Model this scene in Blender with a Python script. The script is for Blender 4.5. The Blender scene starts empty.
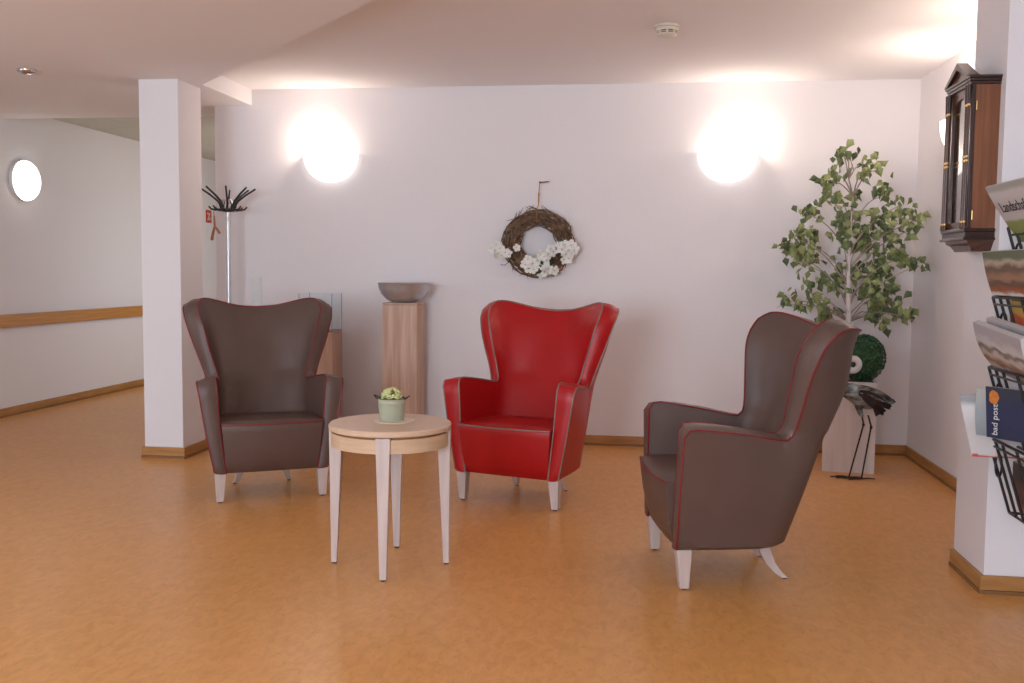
import bpy, bmesh, math, random
from mathutils import Vector, Matrix
PI = math.pi
S = bpy.context.scene
COL = S.collection
random.seed(11)

# ------------------------------------------------------------------ camera
def make_camera():
    yaw, pit, rol = math.radians(-7.7271), math.radians(-4.1735), math.radians(0.5712)
    f = Vector((math.sin(yaw)*math.cos(pit), math.cos(yaw)*math.cos(pit), math.sin(pit)))
    r = Vector((math.cos(yaw), -math.sin(yaw), 0))
    u = r.cross(f)
    r2 = math.cos(rol)*r + math.sin(rol)*u
    u2 = -math.sin(rol)*r + math.cos(rol)*u
    m = Matrix(((r2.x, u2.x, -f.x, 0), (r2.y, u2.y, -f.y, 0), (r2.z, u2.z, -f.z, 1.30), (0, 0, 0, 1)))
    cd = bpy.data.cameras.new('camera'); cd.sensor_width = 36; cd.lens = 966.17*36/1024
    cd.clip_start = .05
    co = bpy.data.objects.new('camera', cd); co.matrix_world = m
    COL.objects.link(co); S.camera = co
make_camera()

# ------------------------------------------------------------------ world, daylight, exposure
W = bpy.data.worlds.new('world'); S.world = W; W.use_nodes = True
W.node_tree.nodes['Background'].inputs[0].default_value = (.72, .80, 1.0, 1)
W.node_tree.nodes['Background'].inputs[1].default_value = 1.0
def area_light(name, loc, rot, sx, sy, power, color):
    ld = bpy.data.lights.new(name, 'AREA'); ld.shape = 'RECTANGLE'; ld.size = sx; ld.size_y = sy
    ld.energy = power; ld.color = color
    o = bpy.data.objects.new(name, ld); o.location = loc; o.rotation_euler = rot; COL.objects.link(o)
    return o
# daylight entering through the three windows of the wall behind the camera
WIN = [(-4.3, 1.5), (-1.9, 1.9), (0.55, 1.5)]
XLW = -5.45
WPOW = [32, 228, 30]
for (wx, ww), wp in zip(WIN, WPOW):
    area_light('window_daylight', (wx, -2.72, 1.50), (PI/2, 0, 0), ww-.08, 1.72, wp, (.72, .86, 1.0))
area_light('side_window_daylight', (XLW-.12, 2.75, 1.55), (PI/2, 0, -PI/2), 3.1, 1.45, 24, (.80, .90, 1.0))
# added fill for the corridor behind the pillar, shining in by an invented window
area_light('corridor_fill', (-3.19, 10.3, 1.55), (PI/2, 0, PI/2), 3.0, 1.4, 21, (1.0, .95, .86))
S.view_settings.view_transform = 'Standard'
S.view_settings.look = 'None'
S.view_settings.gamma = 1
S.view_settings.use_curve_mapping = False
S.view_settings.exposure = 0.10
S.cycles.transparent_max_bounces = 32

# ------------------------------------------------------------------ materials
def mat(name, col, rough=.5, metal=0, col2=None, scale=8, stretch=(1, 1, 1), detail=4, bump=0, bscale=None,
        spec=.5, emit=None, estr=0, coat=0, trans=0, lo=.35, hi=.65):
    m = bpy.data.materials.new(name); m.use_nodes = True
    nt = m.node_tree; b = nt.nodes['Principled BSDF']
    b.inputs['Base Color'].default_value = (*col, 1)
    b.inputs['Roughness'].default_value = rough
    b.inputs['Metallic'].default_value = metal
    b.inputs['Specular IOR Level'].default_value = spec
    b.inputs['Coat Weight'].default_value = coat
    b.inputs['Transmission Weight'].default_value = trans
    if emit:
        b.inputs['Emission Color'].default_value = (*emit, 1); b.inputs['Emission Strength'].default_value = estr
    tc = mp = None
    if col2 or bump:
        tc = nt.nodes.new('ShaderNodeTexCoord'); mp = nt.nodes.new('ShaderNodeMapping')
        mp.inputs['Scale'].default_value = stretch
        nt.links.new(tc.outputs['Object'], mp.inputs[0])
    if col2:
        n = nt.nodes.new('ShaderNodeTexNoise'); n.inputs['Scale'].default_value = scale
        n.inputs['Detail'].default_value = detail
        nt.links.new(mp.outputs[0], n.inputs['Vector'])
        r = nt.nodes.new('ShaderNodeValToRGB')
        r.color_ramp.elements[0].position = lo; r.color_ramp.elements[1].position = hi
        r.color_ramp.elements[0].color = (*col, 1); r.color_ramp.elements[1].color = (*col2, 1)
        nt.links.new(n.outputs['Fac'], r.inputs[0]); nt.links.new(r.outputs[0], b.inputs['Base Color'])
    if bump:
        n2 = nt.nodes.new('ShaderNodeTexNoise'); n2.inputs['Scale'].default_value = bscale or scale
        n2.inputs['Detail'].default_value = 3
        nt.links.new(mp.outputs[0], n2.inputs['Vector'])
        bp = nt.nodes.new('ShaderNodeBump'); bp.inputs['Strength'].default_value = bump
        bp.inputs['Distance'].default_value = .01
        nt.links.new(n2.outputs['Fac'], bp.inputs['Height']); nt.links.new(bp.outputs[0], b.inputs['Normal'])
    return m
M = {}
M['wall'] = mat('wall_plaster', (.82, .765, .772), .85, bump=.12, bscale=55, spec=.25)
M['ceil'] = mat('ceiling_paint', (.87, .82, .83), .9, spec=.2)
M['tile'] = mat('ceiling_tile', (.62, .61, .56), .95, col2=(.56, .55, .50), scale=60, spec=.1)
M['wood_trim'] = mat('oak_trim', (.50, .245, .075), .45, col2=(.38, .17, .05), scale=5, stretch=(1, 1, 8), bump=.05)
M['wood_strip'] = mat('oak_strip', (.30, .14, .05), .5, col2=(.22, .10, .035), scale=5, stretch=(1, 1, 8))
M['rail'] = mat('oak_rail', (.60, .27, .060), .4, col2=(.48, .20, .042), scale=4, stretch=(2, .5, 14))
M['taupe'] = mat('taupe_leather', (.112, .066, .053), .42, col2=(.123, .073, .058), scale=6, spec=.38, bump=.05, bscale=140)
M['taupe_pipe'] = mat('red_piping', (.215, .012, .014), .45, col2=(.19, .010, .012), scale=20)
M['red'] = mat('red_leather', (.40, .0065, .0075), .38, col2=(.43, .0075, .0085), scale=6, spec=.36, bump=.05, bscale=140)
M['red_pipe'] = mat('beige_piping', (.26, .19, .15), .5, col2=(.22, .16, .125), scale=20)
M['pale'] = mat('limed_beech', (.60, .475, .435), .45, col2=(.53, .41, .37), scale=6, stretch=(6, 6, .6))
M['beech'] = mat('beech_top', (.70, .49, .35), .38, col2=(.64, .43, .295), scale=5, stretch=(1, 9, 9))
M['beech_apron'] = mat('beech_apron', (.66, .45, .29), .42, col2=(.58, .385, .24), scale=6, stretch=(1, 1, 10))
M['ped'] = mat('pedestal_wood', (.52, .32, .225), .55, col2=(.66, .445, .335), scale=5, stretch=(9, 9, .5))
M['steel'] = mat('brushed_steel', (.60, .60, .63), .42, .75, col2=(.55, .55, .57), scale=30)
M['chrome'] = mat('chrome', (.7, .7, .72), .12, 1, col2=(.66, .66, .68), scale=3)
M['polewhite'] = mat('pole_paint', (.72, .70, .70), .25, .35, col2=(.68, .66, .66), scale=4)
M['edge'] = mat('glass_edge', (.16, .19, .19), .3, col2=(.20, .23, .23), scale=10)
M['black'] = mat('black_metal', (.012, .012, .014), .4, col2=(.02, .02, .022), scale=20)
M['blackplastic'] = mat('black_plastic', (.02, .018, .018), .45, col2=(.03, .026, .026), scale=20)
M['white'] = mat('white_plastic', (.78, .77, .75), .4, col2=(.75, .74, .72), scale=10)
M['cream'] = mat('cream_plastic', (.74, .66, .55), .45, col2=(.70, .62, .51), scale=10)
M['opal'] = mat('opal_glass', (.9, .88, .84), .35, col2=(.88, .86, .82), scale=5, emit=(1, .95, .88), estr=2.0)
M['opal_cool'] = mat('opal_glass_cool', (.9, .9, .88), .35, col2=(.88, .88, .86), scale=5, emit=(.93, 1, .93), estr=3.5)
M['mahog'] = mat('mahogany', (.165, .055, .022), .32, col2=(.25, .088, .032), scale=5, stretch=(8, 8, .5), coat=.3)
M['mahog_d'] = mat('mahogany_dark', (.030, .012, .009), .30, col2=(.045, .017, .012), scale=6, stretch=(8, 8, .5), coat=.15)
M['mahog_m'] = mat('mahogany_mid', (.075, .028, .016), .28, col2=(.105, .038, .02), scale=6, stretch=(8, 8, .5), coat=.2)
M['brass'] = mat('brass', (.80, .53, .20), .3, 1, col2=(.7, .45, .16), scale=20)
M['dial'] = mat('dial', (.75, .72, .62), .5, col2=(.70, .66, .55), scale=10)
M['twig'] = mat('twig', (.10, .052, .028), .8, col2=(.26, .15, .085), scale=30)
M['petal'] = mat('petal', (.88, .85, .80), .7, col2=(.82, .79, .73), scale=15)
M['petal_mid'] = mat('petal_centre', (.62, .58, .40), .7, col2=(.5, .45, .3), scale=30)
M['leaf_dark'] = mat('leaf_dark', (.03, .07, .028), .6, col2=(.05, .10, .04), scale=12)
M['leaf'] = mat('leaf_green', (.14, .18, .05), .6, col2=(.29, .32, .13), scale=5)
M['leaf_b'] = mat('leaf_green_deep', (.06, .09, .035), .6, col2=(.125, .165, .06), scale=5)
M['bark'] = mat('birch_bark', (.66, .585, .565), .8, col2=(.26, .19, .18), scale=7, stretch=(1, 1, 2.5), lo=.55, hi=.68)
M['branch'] = mat('branch_bark', (.42, .34, .29), .8, col2=(.28, .21, .17), scale=14)
M['planter'] = mat('white_planter', (.80, .73, .71), .55, col2=(.72, .655, .63), scale=4, stretch=(8, 8, .6))
M['soil'] = mat('soil', (.05, .035, .025), .95, col2=(.08, .055, .04), scale=40)
M['box_leaf'] = mat('boxwood', (.015, .07, .028), .6, col2=(.07, .19, .085), scale=50)
M['sage'] = mat('sage_enamel', (.42, .42, .30), .42, col2=(.39, .39, .275), scale=8)
M['sedum'] = mat('sedum', (.55, .55, .20), .7, col2=(.66, .66, .33), scale=40)
M['sedum_dark'] = mat('pot_leaf', (.05, .05, .035), .6, col2=(.08, .08, .05), scale=40)
M['coaster'] = mat('coaster', (.76, .62, .46), .4, col2=(.72, .58, .43), scale=20)
M['patina'] = mat('zinc_patina', (.36, .40, .42), .45, .6, col2=(.09, .10, .105), scale=14, stretch=(1, 1, 2.5), lo=.45, hi=.62)
M['rust'] = mat('dark_iron', (.035, .022, .022), .6, .3, col2=(.055, .034, .03), scale=30)
M['hanger'] = mat('hanger_wood', (.50, .22, .08), .5, col2=(.40, .17, .06), scale=20)
M['signred'] = mat('sign_red', (.62, .06, .025), .5, col2=(.58, .055, .02), scale=10)
M['paper'] = mat('paper', (.62, .58, .56), .75, col2=(.55, .51, .49), scale=60, stretch=(1, 1, 6))
M['ink'] = mat('ink', (.03, .028, .03), .7, col2=(.045, .04, .042), scale=30)
M['inkwhite'] = mat('ink_white', (.78, .76, .74), .6, col2=(.74, .72, .70), scale=30)
M['inkorange'] = mat('ink_orange', (.55, .15, .02), .6, col2=(.62, .22, .04), scale=60)
def glass_mat(name, tint, rough=.02, refl=.05):
    m = bpy.data.materials.new(name); m.use_nodes = True; nt = m.node_tree
    b = nt.nodes['Principled BSDF']
    b.inputs['Base Color'].default_value = (*tint, 1); b.inputs['Roughness'].default_value = rough
    tr = nt.nodes.new('ShaderNodeBsdfTransparent'); tr.inputs[0].default_value = (*tint, 1)
    gl = nt.nodes.new('ShaderNodeBsdfGlossy'); gl.inputs['Roughness'].default_value = rough
    mx = nt.nodes.new('ShaderNodeMixShader')
    mx.inputs[0].default_value = refl; nt.links.new(tr.outputs[0], mx.inputs[1]); nt.links.new(gl.outputs[0], mx.inputs[2])
    nt.links.new(mx.outputs[0], nt.nodes['Material Output'].inputs[0])
    nt.nodes.remove(b)
    return m
M['glass'] = glass_mat('clear_glass', (.965, .985, .99), .02, .02)
M['glassd'] = glass_mat('door_glass', (.95, .95, .93), .03, .5)

def floor_material():
    m = bpy.data.materials.new('linoleum'); m.use_nodes = True; nt = m.node_tree; b = nt.nodes['Principled BSDF']
    tc = nt.nodes.new('ShaderNodeTexCoord')
    def ramp(n_out, els):
        r = nt.nodes.new('ShaderNodeValToRGB')
        r.color_ramp.elements[0].position, r.color_ramp.elements[0].color = els[0][0], (*els[0][1], 1)
        r.color_ramp.elements[1].position, r.color_ramp.elements[1].color = els[1][0], (*els[1][1], 1)
        nt.links.new(n_out, r.inputs[0]); return r
    def noise(scale, detail, dist, stretch):
        mp = nt.nodes.new('ShaderNodeMapping'); mp.inputs['Scale'].default_value = stretch
        nt.links.new(tc.outputs['Object'], mp.inputs[0])
        n = nt.nodes.new('ShaderNodeTexNoise'); n.inputs['Scale'].default_value = scale
        n.inputs['Detail'].default_value = detail; n.inputs['Distortion'].default_value = dist
        nt.links.new(mp.outputs[0], n.inputs['Vector']); return n
    a = ramp(noise(17, 8, .8, (1.5, .75, 1)).outputs['Fac'], [(.32, (.650, .294, .081)), (.66, (.745, .358, .108))])
    c = ramp(noise(46, 5, 1.2, (1.5, .7, 1)).outputs['Fac'], [(.56, (1, 1, 1)), (.72, (.80, .74, .68))])
    mx = nt.nodes.new('ShaderNodeMixRGB'); mx.blend_type = 'MULTIPLY'; mx.inputs[0].default_value = .7
    nt.links.new(a.outputs[0], mx.inputs[1]); nt.links.new(c.outputs[0], mx.inputs[2])
    nt.links.new(mx.outputs[0], b.inputs['Base Color'])
    rr = nt.nodes.new('ShaderNodeMapRange'); rr.inputs[3].default_value = .27; rr.inputs[4].default_value = .37
    nt.links.new(noise(3, 3, 0, (1, 1, 1)).outputs['Fac'], rr.inputs[0]); nt.links.new(rr.outputs[0], b.inputs['Roughness'])
    b.inputs['Specular IOR Level'].default_value = .45
    return m
M['floor'] = floor_material()

# ------------------------------------------------------------------ mesh helpers
class MB:
    def __init__(s): s.v = []; s.f = []
    def add(s, vs, fs):
        o = len(s.v); s.v += [tuple(v) for v in vs]; s.f += [tuple(i+o for i in f) for f in fs]; return s
    def box(s, x0, x1, y0, y1, z0, z1):
        return s.add([(x0,y0,z0),(x1,y0,z0),(x1,y1,z0),(x0,y1,z0),(x0,y0,z1),(x1,y0,z1),(x1,y1,z1),(x0,y1,z1)],
                     [(3,2,1,0),(4,5,6,7),(0,1,5,4),(1,2,6,5),(2,3,7,6),(3,0,4,7)])
    def frust(s, c0, s0, c1, s1):   # square section from centre c0 (half size s0) up to c1
        vs = []
        for c, h in ((c0, s0), (c1, s1)):
            hx, hy = (h, h) if not isinstance(h, tuple) else h
            vs += [(c[0]-hx,c[1]-hy,c[2]),(c[0]+hx,c[1]-hy,c[2]),(c[0]+hx,c[1]+hy,c[2]),(c[0]-hx,c[1]+hy,c[2])]
        return s.add(vs, [(3,2,1,0),(4,5,6,7),(0,1,5,4),(1,2,6,5),(2,3,7,6),(3,0,4,7)])
    def prism(s, pts, z0, z1):
        n = len(pts)
        return s.add([(x,y,z0) for x,y in pts]+[(x,y,z1) for x,y in pts],
                     [tuple(range(n-1,-1,-1)), tuple(range(n,2*n))]+[(i,(i+1)%n,n+(i+1)%n,n+i) for i in range(n)])
    def tube(s, pts, r, seg=8, closed=False):
        pts = [Vector(p) for p in pts]; n = len(pts)
        rs = r if isinstance(r, (list, tuple)) else [r]*n
        vs = []; up = None
        for i, p in enumerate(pts):
            if closed: t = pts[(i+1) % n]-pts[i-1]
            else: t = pts[min(i+1, n-1)]-pts[max(i-1, 0)]
            t = t.normalized() if t.length > 1e-9 else Vector((0, 0, 1))
            if up is None:
                up = Vector((0, 0, 1)) if abs(t.z) < .9 else Vector((1, 0, 0))
            a = t.cross(up)
            if a.length < 1e-5: a = t.orthogonal()
            a.normalize(); b = a.cross(t).normalized(); up = b
            for k in range(seg):
                th = 2*PI*k/seg; vs.append(p+rs[i]*(math.cos(th)*a+math.sin(th)*b))
        fs = []
        for i in range(n if closed else n-1):
            j = (i+1) % n
            for k in range(seg):
                k2 = (k+1) % seg; fs.append((i*seg+k, j*seg+k, j*seg+k2, i*seg+k2))
        if not closed: fs += [tuple(range(seg-1, -1, -1)), tuple((n-1)*seg+k for k in range(seg))]
        return s.add(vs, fs)
    def lathe(s, prof, seg=32, c=(0, 0, 0), a0=0, a1=2*PI):
        full = abs(a1-a0-2*PI) < 1e-6
        m = seg if full else seg+1; vs = []; fs = []
        for r, z in prof:
            for k in range(m):
                th = a0+(a1-a0)*k/seg; vs.append((c[0]+r*math.cos(th), c[1]+r*math.sin(th), c[2]+z))
        for i in range(len(prof)-1):
            for k in range(seg):
                k2 = (k+1) % m; fs.append((i*m+k, i*m+k2, (i+1)*m+k2, (i+1)*m+k))
        return s.add(vs, fs)
    def ball(s, c, r, nu=12, nv=8):
        rx, ry, rz = r if isinstance(r, tuple) else (r, r, r)
        vs = [(c[0], c[1], c[2]-rz)]; fs = []
        for i in range(1, nv):
            ph = -PI/2+PI*i/nv
            for k in range(nu):
                th = 2*PI*k/nu; vs.append((c[0]+rx*math.cos(ph)*math.cos(th), c[1]+ry*math.cos(ph)*math.sin(th), c[2]+rz*math.sin(ph)))
        vs.append((c[0], c[1], c[2]+rz)); L = len(vs)-1
        for k in range(nu):
            k2 = (k+1) % nu; fs.append((0, 1+k2, 1+k)); fs.append((L, L-nu+k, L-nu+k2))
            for i in range(nv-2): fs.append((1+i*nu+k, 1+i*nu+k2, 1+(i+1)*nu+k2, 1+(i+1)*nu+k))
        return s.add(vs, fs)
    def grid(s, rows, closed=False):
        n = len(rows[0]); vs = [p for r in rows for p in r]
        return s.add(vs, [(i*n+k, i*n+k+1, (i+1)*n+k+1, (i+1)*n+k) for i in range(len(rows)-1) for k in range(n-1)])
    def build(s, name, m, parent=None, smooth=None, bevel=0, loc=None, rotz=0, fix=True):
        me = bpy.data.meshes.new(name); me.from_pydata([tuple(v) for v in s.v], [], s.f)
        bm = bmesh.new(); bm.from_mesh(me)
        bmesh.ops.remove_doubles(bm, verts=bm.verts, dist=1e-6)
        if fix: bmesh.ops.recalc_face_normals(bm, faces=bm.faces)
        if smooth is not None:
            for f in bm.faces: f.smooth = True
            for e in bm.edges:
                if len(e.link_faces) == 2: e.smooth = e.calc_face_angle(0) < math.radians(smooth)
        bm.to_mesh(me); bm.free()
        me.materials.append(M[m] if isinstance(m, str) else m)
        o = bpy.data.objects.new(name, me); COL.objects.link(o)
        if parent: o.parent = parent
        if loc: o.location = loc
        if rotz: o.rotation_euler.z = rotz
        if bevel:
            b = o.modifiers.new('bevel', 'BEVEL'); b.width = bevel; b.segments = 2; b.limit_method = 'ANGLE'
            for p in me.polygons: p.use_smooth = False
        return o
def thing(name, label, cat, loc=(0, 0, 0), rotz=0, group=None):
    o = bpy.data.objects.new(name, None); COL.objects.link(o); o.location = loc; o.rotation_euler = (0, 0, rotz)
    o.empty_display_size = .1
    return tag(o, label, cat, group)
def tag(o, label, cat, group=None):
    o['label'] = label; o['category'] = cat
    if group: o['group'] = group
    return o
def struct(o, label=None):
    o['kind'] = 'structure'
    if label: o['label'] = label
    return o
def catmull(pts, n):
    P = [Vector(p) for p in pts]; out = []
    for i in range(len(P)-1):
        p0 = P[i-1] if i else 2*P[0]-P[1]; p1, p2 = P[i], P[i+1]; p3 = P[i+2] if i+2 < len(P) else 2*P[-1]-P[-2]
        for k in range(n):
            t = k/n
            out.append(.5*((2*p1)+(p2-p0)*t+(2*p0-5*p1+4*p2-p3)*t*t+(3*p1-p0-3*p2+p3)*t**3))
    out.append(P[-1]); return out
def text_mesh(body, size, name, m, parent, mw):
    cu = bpy.data.curves.new(name, 'FONT'); cu.body = body; cu.size = size; cu.extrude = .0004; cu.align_x = 'LEFT'
    t = bpy.data.objects.new('tmp', cu); COL.objects.link(t)
    bpy.context.view_layer.update()
    me = bpy.data.meshes.new_from_object(t.evaluated_get(bpy.context.evaluated_depsgraph_get()))
    bpy.data.objects.remove(t); bpy.data.curves.remove(cu)
    me.transform(mw); me.name = name; me.materials.clear(); me.materials.append(M[m])
    o = bpy.data.objects.new(name, me); COL.objects.link(o); o.parent = parent
    return o

# ------------------------------------------------------------------ setting
XL, XR, YB, ZC, ZL = -5.45, 1.90, 7.22, 2.673, 2.552
YE, YW = 16.0, -2.6
struct(MB().box(-5.6, 2.2, YW-.15, YE+.1, -.1, 0).build('floor', 'floor'), 'warm orange marbled linoleum floor')
struct(MB().box(-3.325, XR+.12, YB, YB+.15, 0, 2.80).build('wall_back', 'wall'))
struct(MB().box(XR, XR+.12, 4.50, YB, 0, 2.80).build('wall_right', 'wall'))
struct(MB().box(1.405, XR+.12, 4.115, 4.50, 0, 2.80).build('wall_right_pier', 'wall'), 'projecting white wall pier that carries the clock')
struct(MB().box(1.64, 1.76, YW, 4.115, 0, 2.80).build('wall_right_front', 'wall'))
wl = MB()
for q in ((YW, 1.15, 0, 2.80), (4.35, YE, 0, 2.80), (1.15, 4.35, 0, .80), (1.15, 4.35, 2.30, 2.80)): wl.box(XL-.12, XL, *q)
struct(wl.build('wall_left', 'wall'))
fr = MB()
for a in ((1.15, 1.21, .8, 2.3), (4.29, 4.35, .8, 2.3), (1.15, 4.35, .8, .86), (1.15, 4.35, 2.24, 2.3), (2.72, 2.78, .8, 2.3)): fr.box(XL-.09, XL-.03, *a)
fo = struct(fr.build('window_4', 'white'))
for ya_, yb_ in ((1.21, 2.72), (2.78, 4.29)): MB().box(XL-.065, XL-.06, ya_, yb_, .86, 2.24).build('pane', 'glass', fo)
wc = MB()
for q in ((YB+.15, 8.75, 0, 2.80), (11.85, YE, 0, 2.80), (8.75, 11.85, 0, .82), (8.75, 11.85, 2.28, 2.80)): wc.box(-3.325, -3.2, *q)
struct(wc.build('wall_corridor', 'wall'))
fr = MB()
for a in ((8.75, 8.81, .82, 2.28), (11.79, 11.85, .82, 2.28), (8.75, 11.85, .82, .88), (8.75, 11.85, 2.22, 2.28), (10.27, 10.33, .82, 2.28)): fr.box(-3.29, -3.23, *a)
fo = struct(fr.build('window_5', 'white'))  # invented window, out of view, made for the added corridor fill
for ya_, yb_ in ((8.81, 10.27), (10.33, 11.79)): MB().box(-3.262, -3.257, ya_, yb_, .88, 2.22).build('pane', 'glass', fo)
struct(MB().box(XL-.12, -3.2, YE, YE+.1, 0, 2.80).build('wall_corridor_end', 'wall'))
# wall behind the camera, with three window openings
w = MB(); xs = [XL-.12]
for wx, ww in WIN: xs += [wx-ww/2, wx+ww/2]
xs.append(1.76)
for i in range(0, len(xs), 2): w.box(xs[i], xs[i+1], YW-.15, YW, 0, 2.80)
for wx, ww in WIN:
    w.box(wx-ww/2, wx+ww/2, YW-.15, YW, 0, .62); w.box(wx-ww/2, wx+ww/2, YW-.15, YW, 2.38, 2.80)
struct(w.build('wall_rear', 'wall'))
for i, (wx, ww) in enumerate(WIN):
    x0, x1 = wx-ww/2, wx+ww/2
    fr = MB()
    for a in ((x0, x0+.06, .62, 2.38), (x1-.06, x1, .62, 2.38), (x0, x1, .62, .68), (x0, x1, 2.32, 2.38), (wx-.03, wx+.03, .62, 2.38)):
        fr.box(a[0], a[1], YW-.09, YW-.03, a[2], a[3])
    fo = struct(fr.build('window_%d' % (i+1), 'white'))
    for xa, xb in ((x0+.06, wx-.03), (wx+.03, x1-.06)):
        MB().box(xa, xb, YW-.065, YW-.06, .68, 2.32).build('pane', 'glass', fo)
# ceilings: the high one over the seats, the lowered one over the left and the front with its slanting edge
struct(MB().box(-3.4, XR+.3, 0, YB+.2, ZC, ZC+.12).build('ceiling', 'ceil'))
struct(MB().prism([(XL, YW), (1.64, YW), (1.64, 1.30), (-3.022, 6.38), (-3.022, YB), (-3.325, YB), (-3.325, 7.70), (XL, 7.70)],
                  ZL, 2.80).build('ceiling_low', 'ceil'), 'lowered white ceiling with a slanting edge')
ct = struct(MB().box(XL, -3.325, 7.70, YE, 2.672, 2.80).build('ceiling_corridor', 'wood_strip'))
tile_me = None
nx, ny = 4, 13; tw, tl = (-3.325-XL)/nx, (YE-7.70)/ny
for i in range(nx):
    for j in range(ny):
        if tile_me is None:
            o = MB().box(.003, tw-.003, .003, tl-.003, -.012, .002).build('tile', 'tile', ct); tile_me = o.data
        else:
            o = bpy.data.objects.new('tile', tile_me); COL.objects.link(o); o.parent = ct
        o.location = (XL+i*tw, 7.70+j*tl, 2.672)
# pillar
PX0, PX1, PY0, PY1 = -3.373, -3.094, 6.165, 6.50
struct(MB().box(PX0, PX1, PY0, PY1, 0, ZL).build('pillar', 'wall', bevel=.004), 'square white pillar between seats and corridor')
# baseboards
def baseboard(name, segs, parent=None):
    b = MB(); s = MB()
    for (xa, ya, xb, yb, nx, ny) in segs:        # a wall line and the side it faces
        for mb, t, z0, z1 in ((b, .016, .017, .075), (s, .020, 0, .015)):
            mb.box(min(xa, xb, xa+nx*t, xb+nx*t), max(xa, xb, xa+nx*t, xb+nx*t), min(ya, yb, ya+ny*t, yb+ny*t), max(ya, yb, ya+ny*t, yb+ny*t), z0, z1)
    o = struct(b.build(name, 'wood_trim')); s.build('base_strip', 'wood_strip', o)
    return o
baseboard('baseboard_back', [(-3.325, YB, XR, YB, 0, -1)])
baseboard('baseboard_right', [(XR, 4.5, XR, YB-.021, -1, 0)])
baseboard('baseboard_pier', [(1.405, 4.115-.016, 1.405, 4.50, -1, 0), (1.405, 4.115, 1.64, 4.115, 0, -1)])
baseboard('baseboard_left', [(XL, YW, XL, YE, 1, 0)])
baseboard('baseboard_pillar', [(PX0-.016, PY0, PX1+.016, PY0, 0, -1), (PX0, PY0, PX0, PY1, -1, 0), (PX1, PY0, PX1, PY1, 1, 0), (PX0-.016, PY1, PX1+.016, PY1, 0, 1)])
hr = thing('handrail', 'long oak handrail board along the left corridor wall', 'handrail', (XL, 0, 0))
MB().box(.035, .06, -1, 15.5, .776, .885).build('rail_board', 'rail', hr, bevel=.006)
for y in range(0, 16, 2): MB().box(0, .036, y-.03, y+.03, .80, .86).build('bracket', 'rail', hr)

# ------------------------------------------------------------------ armchairs
KI = [(.299,-.038,.664),(.301,-.022,.692),(.298,.02,.697),(.280,.19,.672),(.260,.335,.644),(.253,.372,.642),(.258,.394,.662),(.269,.404,.70),
      (.284,.409,.76),(.309,.416,.850),(.337,.427,.965),(.356,.452,1.035),(.360,.488,1.085),(.343,.535,1.115),(.300,.582,1.117),(.240,.620,1.103),
      (.168,.655,1.083),(.085,.678,1.066),(0,.686,1.060)]
KO = [(.396,-.040,.646),(.400,-.024,.672),(.397,.02,.678),(.370,.20,.658),(.332,.36,.626),(.322,.40,.622),(.319,.425,.640),(.331,.438,.685),
      (.352,.449,.75),(.383,.459,.837),(.414,.477,.932),(.434,.504,1.009),(.440,.543,1.058),(.424,.594,1.083),(.380,.652,1.082),(.305,.700,1.073),
      (.200,.728,1.063),(.100,.742,1.054),(0,.748,1.049)]
LO = [(.312,-.042),(.312,-.03),(.312,0),(.310,.16),(.302,.29),(.296,.325),(.290,.345),(.284,.36),(.277,.375),(.266,.392),(.252,.41),(.236,.425),
      (.216,.437),(.192,.448),(.165,.457),(.13,.465),(.09,.470),(.045,.473),(0,.474)]
LI = [(.252,-.043),(.252,-.03),(.252,0),(.25,.11),(.246,.185),(.242,.205),(.236,.22),(.23,.231),(.224,.240),(.214,.251),(.2,.262),(.185,.271),
      (.168,.279),(.15,.286),(.128,.293),(.1,.299),(.07,.304),(.035,.308),(0,.31)]
ZB = .166
def mirror_full(h):
    return [Vector((-p[0], p[1], p[2])) for p in h]+[Vector(p) for p in h[-2::-1]]
NS = 4
def smooth_half(k): return catmull(k, NS)
MI = [(.253,.372,.642),(.246,.418,.642),(.216,.464,.642),(.15,.494,.642),(.07,.507,.642),(0,.510,.642)]
MO = [(.322,.40,.622),(.319,.47,.624),(.296,.54,.626),(.24,.588,.628),(.15,.619,.63),(.07,.630,.63),(0,.634,.63)]
def resample(P, n):
    d = [0]
    for a, b in zip(P[:-1], P[1:]): d.append(d[-1]+(b-a).length)
    out = []; j = 0
    for i in range(n+1):
        t = d[-1]*i/n
        while j < len(P)-2 and d[j+1] < t: j += 1
        out.append(P[j].lerp(P[j+1], min(1, max(0, (t-d[j])/max(1e-9, d[j+1]-d[j])))))
    out[0] = P[0].copy(); out[-1] = P[-1].copy()
    return out
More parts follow.
